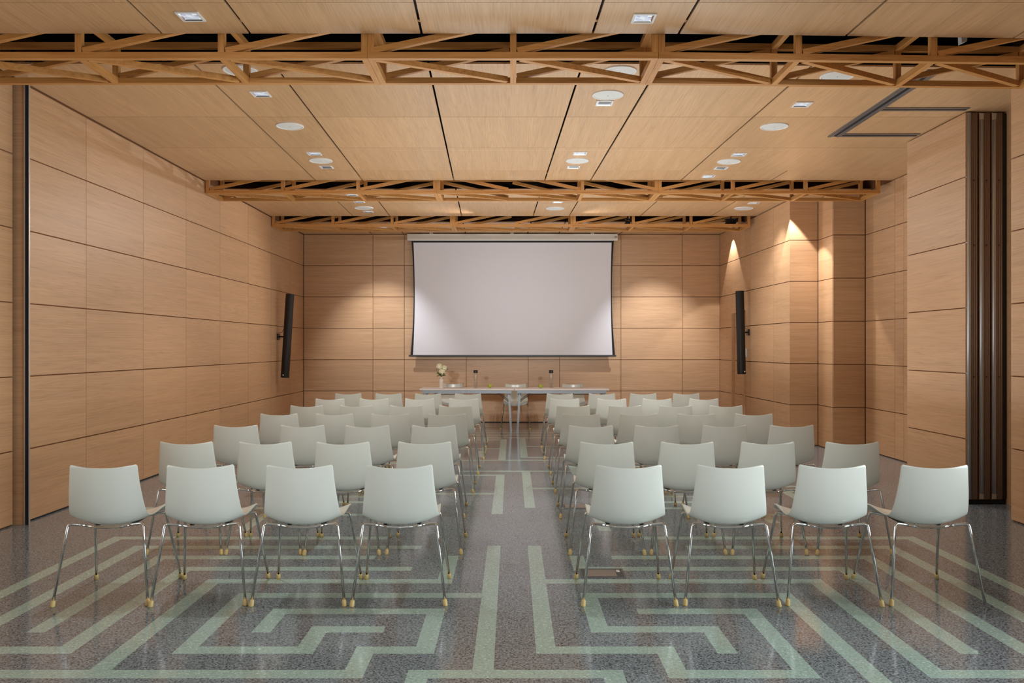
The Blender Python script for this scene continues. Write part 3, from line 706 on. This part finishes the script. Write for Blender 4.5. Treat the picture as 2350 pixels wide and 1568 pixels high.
def make_shell_mesh():
    K = len(prof)-1; ds = [p[0] for p in prof]; zs_ = [p[1] for p in prof]
    # fine centreline with arc lengths
    n = 240; pts = [(samp(ds, K*k/n), samp(zs_, K*k/n)) for k in range(n+1)]
    s = [0.0]
    for k in range(n): s.append(s[-1] + math.hypot(pts[k+1][0]-pts[k][0], pts[k+1][1]-pts[k][1]))
    Ltot = s[-1]
    def at(sv):
        lo = 0
        while lo < n-1 and s[lo+1] < sv: lo += 1
        t = (sv-s[lo])/max(1e-9, s[lo+1]-s[lo]); return (lo+t)/n*K
    marks = [0, .0008, .0022, .005, .009, .014] + [0.014+(Ltot-0.014-0.05)*k/44 for k in range(1, 45)] + [Ltot-.036, Ltot-.024, Ltot-.014, Ltot-.007, Ltot-.0025, Ltot]
    U = [-1+2*k/28 for k in range(29)]; vs = []
    for sv in marks:
        u_ = at(sv); d, z = samp(ds, u_), samp(zs_, u_); W = samp(hw, u_); Lf = samp(lift, u_)
        e = 0.03; d2, z2 = samp(ds, min(K, u_+e)), samp(zs_, min(K, u_+e)); d1, z1 = samp(ds, max(0, u_-e)), samp(zs_, max(0, u_-e))
        tx, tz = d2-d1, z2-z1; l = math.hypot(tx, tz); nx_, nz_ = -tz/l, tx/l       # towards the sitter
        if sv < 0.009: r = 0.009; W = W - r + math.sqrt(max(0, r*r-(r-sv)**2))
        if sv > Ltot-0.05: r = 0.05; q = Ltot-sv; W = W - r + math.sqrt(max(0, r*r-(r-q)**2))
        for u in U:
            k = abs(u)**2.1
            zc = z + nz_*Lf*k + (0.014*k if sv < 0.30 else 0.0)*max(0, 1-sv/0.25)
            vs.append((u*W, d + nx_*Lf*k, zc))
    nu = len(U); fs = [(j*nu+i, (j+1)*nu+i, (j+1)*nu+i+1, j*nu+i+1) for j in range(len(marks)-1) for i in range(nu-1)]
    m_ = MB(); m_.add(vs, fs, 0, (0.5, 0.5, 0.5), True); o = m_.build('tmp', M_shell)
    so = o.modifiers.new('s', 'SOLIDIFY'); so.thickness = 0.009; so.offset = 0
    bv = o.modifiers.new('b', 'BEVEL'); bv.width = 0.0025; bv.segments = 2; bv.limit_method = 'ANGLE'; bv.angle_limit = math.radians(50)
    dg = bpy.context.evaluated_depsgraph_get(); me = bpy.data.meshes.new_from_object(o.evaluated_get(dg))
    bpy.data.objects.remove(o); me.name = 'seat_shell'
    return me
shell_me = make_shell_mesh()
def make_chair():
    t = bpy.data.objects.new('shell_chair', None); C.objects.link(t); t.empty_display_size = 0.1
    sh = bpy.data.objects.new('seat_shell', shell_me); C.objects.link(sh); sh.parent = t
    for sy, foot, knee, inn in ((-1, (0.2665, 0.0), (0.212, 0.075), 0.125), (1, (0.265, 0.565), (0.214, 0.43), 0.13)):
        for sx in (-1, 1):
            zk = 0.456 if sy < 0 else 0.452
            path = fillet([(sx*foot[0], foot[1], 0.006), (sx*knee[0], knee[1], zk), (sx*0.17, knee[1]+0.01*(-sy), zk-0.006), (sx*inn, knee[1]+0.02*(-sy), zk-0.014)], [0.042, 0.02])
            m_ = MB(); m_.tube(path, 0.008, 12); lg = m_.build('leg', M_chrome, t)
            d = (Vector(path[1])-Vector(path[0])).normalized(); a = Vector((sx*foot[0], foot[1], 0.0))
            m_ = MB(); m_.lathe([(0.0, 0.0), (0.0125, 0.0), (0.0142, 0.003), (0.0125, 0.030), (0.010, 0.036), (0.0075, 0.0365)], (0, 0, 0), 16)
            cp = m_.build('foot_cap', M_cap, lg)
            me = cp.data; tilt = Vector((0, 0, 1)).rotation_difference(d).to_matrix()
            for v in me.vertices:
                p = tilt @ Vector(v.co); p.z = max(p.z, 0.0) if v.co.z > 0.001 else 0.0; v.co = p + a
        y = knee[1]+0.02*(-sy); zk = (0.456 if sy < 0 else 0.452)-0.014
        m_ = MB(); m_.tube([(-0.125, y, zk), (-0.07, y, 0.432 if sy < 0 else 0.428), (0, y, 0.4295 if sy < 0 else 0.426), (0.07, y, 0.432 if sy < 0 else 0.428), (0.125, y, zk)], 0.008, 10)
        m_.build('crossbar', M_chrome, t)
    for sx in (-1, 1):
        m_ = MB(); m_.bar((sx*0.10, 0.20, 0.424), (sx*0.10, 0.41, 0.430), 0.022, 0.008); m_.build('seat_bracket', M_blackp, t)
    return t
ch0 = make_chair()
# rows: foot line (rear feet) and the x pixels of the top corners of each back
ROWS = [
 (1391.5, 1068, [(160, 312), (383, 535.5), (610.5, 762.7), (839, 993.8)], [(1365, 1522), (1597.8, 1755.8), (1833, 1989.5), (2070, 2225)]),
 (1273.5, 1012, [(367.8, 483.7), (547, 667), (725.5, 848), (911, 1036)], [(1330, 1454.6), (1515.5, 1640.6), (1701, 1826), (1893.5, 2020)]),
 (1189.5, 975, [(486.5, 592), (640.5, 745), (790, 895), (944, 1046.6)], [(1304, 1408), (1455, 1561), (1612, 1718), (1767, 1871)]),
 (1131.5, 950, [(595, 683), (722, 811), (850, 940), (981.5, 1070.4)], [(1289.7, 1378), (1423, 1510), (1555, 1643), (1687, 1774.5)]),
 (1089.7, 931, [(664, 742), (779, 855.5), (893, 969.5), (1006.8, 1084)], [(1277, 1354.7), (1397, 1474), (1512, 1590), (1629, 1705)]),
 (1054.8, 916, [(723.5, 790.5), (824, 891.5), (928, 997), (1030, 1098)], [(1261.5, 1330), (1370, 1438), (1474, 1542), (1582, 1649)]),
 (1029.0, 903, [(767, 830), (860, 922), (952, 1012.5), (1042.5, 1105.4)], [(1253.4, 1316), (1351, 1411.7), (1445, 1508), (1544, 1607)])]
RN = ['nearest row', 'second row', 'third row', 'fourth row', 'fifth row', 'sixth row', 'farthest row']
SL = ['outermost seat by the left wall', 'second seat from the left wall', 'second seat from the aisle', 'seat beside the aisle']
SR = ['seat beside the aisle', 'second seat from the aisle', 'second seat from the right wall', 'outermost seat by the right wall']
rot1 = [3.2, 3.0, 0.4, 1.7, 0.0, -2.6, -2.4, -1.0]
rj = random.Random(3); first = True
for r, (yf, yt, Lc, Rc) in enumerate(ROWS):
    Zf = floor_z(yf)
    for k, (xl, xr) in enumerate(Lc + Rc):
        Zt = Zf + 0.03; X = xat((xl+xr)/2, Zt)
        c = ch0 if first else copy_tree(ch0); first = False
        rz = math.radians(rot1[k]) if r == 0 else math.radians(rj.uniform(-0.7, 0.7) + (0.5 if k < 4 else -0.5))
        c.location = (X, Zf + (0 if r == 0 else rj.uniform(-0.012, 0.012)), 0); c.rotation_euler = (0, 0, rz)
        side = 'left' if k < 4 else 'right'; seat = (SL+SR)[k]
        lb = f'white shell chair on chrome legs, {side} block, {RN[r]}, {seat}'
        if r == 0 and k == 7: lb = 'white shell chair at far right of the nearest row, one foot missing its rubber cap'
        tag(c, lb, 'chair', 'white shell chairs facing the screen')
        if r == 0 and k == 7:
            for lg in [q for q in c.children if q.name.startswith('leg')]:
                bb = lg.data.vertices[0].co
                if bb.x > 0 and bb.y < 0.1:
                    for cc in list(lg.children): bpy.data.objects.remove(cc, do_unlink=True)
for k, (X, Zf, lb) in enumerate([(-1.12, 15.62, 'white shell chair behind the table, left one, behind the flower vase'), (0.07, 15.46, 'white shell chair behind the table, middle one, seen between the two tables'), (1.12, 15.46, 'white shell chair behind the table, right one')]):
    c = copy_tree(ch0); c.location = (X, Zf, 0); c.rotation_euler = (0, 0, PI + math.radians([2, -1, 1][k]))
    tag(c, lb, 'chair', 'white shell chairs behind the table')

# ------------------------------------------------------------------ speakers' tables
TZ = 0.755
def table(label, x0, x1, y0, y1, rz=0.0):
    t = thing('folding_table', label, 'table', ((x0+x1)/2, y0, 0), rz, 'white folding conference tables'); h = (x1-x0)/2; D = y1-y0
    m_ = MB(); m_.box(-h, h, 0, D, TZ-0.032, TZ); m_.build('tabletop', M_tabletop, t, 0.004)
    a = h-0.045
    m_ = MB(); m_.box(-a, a, 0.06, 0.10, TZ-0.085, TZ-0.032); m_.box(-a, a, D-0.10, D-0.06, TZ-0.085, TZ-0.032); m_.box(-a, -a+0.03, 0.10, D-0.10, TZ-0.085, TZ-0.032); m_.box(a-0.03, a, 0.10, D-0.10, TZ-0.085, TZ-0.032)
    m_.build('apron_frame', M_tsteel, t)
    for sx in (-1, 1):
        lx = sx*(a-0.045)
        for yy in (0.08, D-0.08):
            m_ = MB(); m_.bar((lx, yy, TZ-0.09), (lx + sx*0.035, yy, 0.0), 0.032, 0.032, up=(0, 1, 0)); lg = m_.build('leg', M_tsteel, t)
            m_ = MB(); m_.box(lx + sx*0.035-0.02, lx + sx*0.035+0.02, yy-0.02, yy+0.02, 0.0, 0.045); m_.build('foot', M_tsteel, lg)
            m_ = MB()
            for q in (-0.02, 0.015): m_.tube([(lx+q, yy-0.025, TZ-0.10), (lx+q, yy+0.025, TZ-0.10)], 0.014, 10)
            m_.box(lx-0.035, lx+0.035, yy-0.02, yy+0.02, TZ-0.09, TZ-0.08); m_.build('hinge', M_tsteel, lg)
            m_ = MB(); m_.tube([(lx+sx*0.008, yy, TZ-0.24), (lx - sx*0.19, yy, TZ-0.095)], 0.006, 6); m_.build('brace', M_boxfr, lg)
        m_ = MB(); bx0 = sx*0.38
        m_.tube(fillet([(bx0-0.19, 0.085, TZ-0.09), (bx0-0.15, 0.085, TZ-0.10), (bx0+0.15, 0.085, TZ-0.10), (bx0+0.19, 0.085, TZ-0.09)], 0.03), 0.007, 8)
        m_.build('handle_rail', M_blackp, t)
    return t
table('white-topped folding table on grey legs, left one, carrying the flower vase', -1.615, 0.036, 14.52, 15.07, math.radians(-0.4))
table('white-topped folding table on grey legs, right one, nearer the right wall', 0.044, 1.695, 14.50, 15.05)

def obj_at(px, Z): return (xat(px, Z), Z, TZ+0.0005)
# flower vase and bouquet
zv = 14.66
v = thing('flower_vase', 'white ceramic bottle vase at the left end of the table, holding cream flowers', 'vase', obj_at(1013, zv))
m_ = MB(); m_.lathe([(0, 0), (0.036, 0), (0.039, 0.004), (0.039, 0.138), (0.036, 0.150), (0.019, 0.166), (0.017, 0.172), (0.017, 0.200), (0.014, 0.201), (0.013, 0.17), (0.034, 0.145), (0.034, 0.008), (0.0, 0.008)], n=32); m_.build('bottle_body', M_ceramic, v)
bq = thing('bouquet', 'bouquet of cream blossoms and dark leaves standing in the white vase', 'flowers', (xat(1013, zv), zv, TZ+0.19))
def flower(c, R, seed):
    g = random.Random(seed); m_ = MB()
    for k in range(70):
        u = g.uniform(-1, 1); a = g.uniform(0, 2*PI); s_ = math.sqrt(1-u*u); d = Vector((s_*math.cos(a), s_*math.sin(a), u)); p = Vector(c)+d*R*0.82
        t1 = d.orthogonal().normalized(); t2 = d.cross(t1); t1 = (t1*math.cos(a*3)+t2*math.sin(a*3)); t2 = d.cross(t1); q = R*0.34
        cc = p + d*q*0.5
        m_.add([p-t1*q*0.5, cc-t2*q*0.6+t1*q*0.1, p+t1*q+d*q*0.6, cc+t2*q*0.6+t1*q*0.1, p], [(0, 1, 4), (1, 2, 4), (2, 3, 4), (3, 0, 4)])
    n = 10
    m_.lathe([(R*0.8*math.sin(PI*k/n), -R*0.8*math.cos(PI*k/n)) for k in range(n+1)], c, 14)
    m_.build('blossom', M_petal, bq)
flower((-0.034, 0, 0.195), 0.055, 1); flower((0.050, 0.01, 0.165), 0.050, 2); flower((0.014, -0.03, 0.105), 0.052, 3)
g = random.Random(8)
def leaves(name, cen, n, mat_, spread, sz):
    m_ = MB()
    for k in range(n):
        a = g.uniform(0, 2*PI); e = g.uniform(-0.3, 1.2); d = Vector((math.cos(a)*math.cos(e), math.sin(a)*math.cos(e), math.sin(e))); p = Vector(cen)+d*g.uniform(0.1, 1)*spread
        t = d.orthogonal().normalized()*sz*0.35
        m_.add([p, p+d*sz*0.5+t, p+d*sz, p+d*sz*0.5-t, p+d*sz*0.5+Vector((0, 0, sz*0.1))], [(0, 1, 4), (1, 2, 4), (2, 3, 4), (3, 0, 4)])
    return m_.build(name, mat_, bq)
leaves('foliage', (0, 0, 0.04), 26, M_leaf, 0.045, 0.045); leaves('foliage', (-0.035, 0, 0.06), 10, M_leaf, 0.03, 0.035)
leaves('filler_sprigs', (-0.065, 0.01, 0.135), 30, M_leaf, 0.045, 0.016); leaves('filler_sprigs', (0.085, 0.01, 0.125), 34, M_leaf, 0.045, 0.016)
m_ = MB()
for k in range(6): a = k*PI/3; m_.tube([(0.006*math.cos(a), 0.006*math.sin(a), -0.15), (0.007*math.cos(a), 0.007*math.sin(a), 0.012), (0.025*math.cos(a), 0.02*math.sin(a), 0.09)], 0.0025, 5)
m_.build('stems', M_leaf, bq)
for px, Z, lb in ((1091.5, 14.80, 'clear glass water bottle with black cap on the left table'), (1264.7, 14.80, 'clear glass water bottle with black cap on the right table')):
    b_ = thing('water_bottle', lb, 'bottle', obj_at(px, Z), 0, 'water bottles on the tables')
    m_ = MB(); m_.lathe([(0, 0), (0.030, 0), (0.034, 0.004), (0.034, 0.245), (0.030, 0.262), (0.028, 0.268), (0.0265, 0.268), (0.0285, 0.26), (0.0315, 0.243), (0.0315, 0.008), (0, 0.008)], n=28); m_.build('glass_body', M_glass, b_)
    m_ = MB(); m_.lathe([(0, 0.0085), (0.031, 0.0085), (0.031, 0.09), (0, 0.09)], n=28); m_.build('water', M_water, b_)
    m_ = MB(); m_.lathe([(0.030, 0.264), (0.036, 0.264), (0.037, 0.267), (0.037, 0.312), (0.035, 0.315), (0, 0.315)], n=28); m_.build('cap', M_blackp, b_)
for px, Z, lb in ((1060.5, 14.68, 'empty glass tumbler between the vase and the left bottle'), (1211, 14.75, 'empty glass tumbler near the middle of the tables'), (1335, 14.75, 'empty glass tumbler at the right end of the tables')):
    m_ = MB(); m_.lathe([(0, 0), (0.026, 0), (0.029, 0.003), (0.034, 0.095), (0.0325, 0.096), (0.0275, 0.010), (0, 0.009)], n=28)
    o = m_.build('glass_tumbler', M_glass); o.location = obj_at(px, Z); tag(o, lb, 'glass', 'glass tumblers on the tables')
for px, Z, lb in ((1124.5, 14.72, 'green apple on the left table, right of the bottle'), (1240.8, 14.70, 'green apple on the right table, left of the bottle')):
    a_ = thing('green_apple', lb, 'apple', obj_at(px, Z), 0, 'green apples on the tables'); n = 16; pr = []
    for k in range(n+1):
        t = PI*k/n; R = 0.034*(1+0.08*math.sin(t)); zz = 0.037-0.037*math.cos(t); dip = 0.009*math.exp(-(math.sin(t)/0.35)**2)
        pr.append((R*math.sin(t)*(0.93+0.09*(k/n)), zz + (-dip if k > n/2 else dip*0.4) + 0.0))
    m_ = MB(); m_.lathe(pr, (0, 0, -pr[0][1]+0.0045), 24); m_.build('flesh', M_apple, a_)
    m_ = MB(); m_.tube([(0, 0, 0.052), (0.003, 0, 0.066), (0.008, 0, 0.073)], 0.0014, 6); m_.build('stem', M_stem, a_)
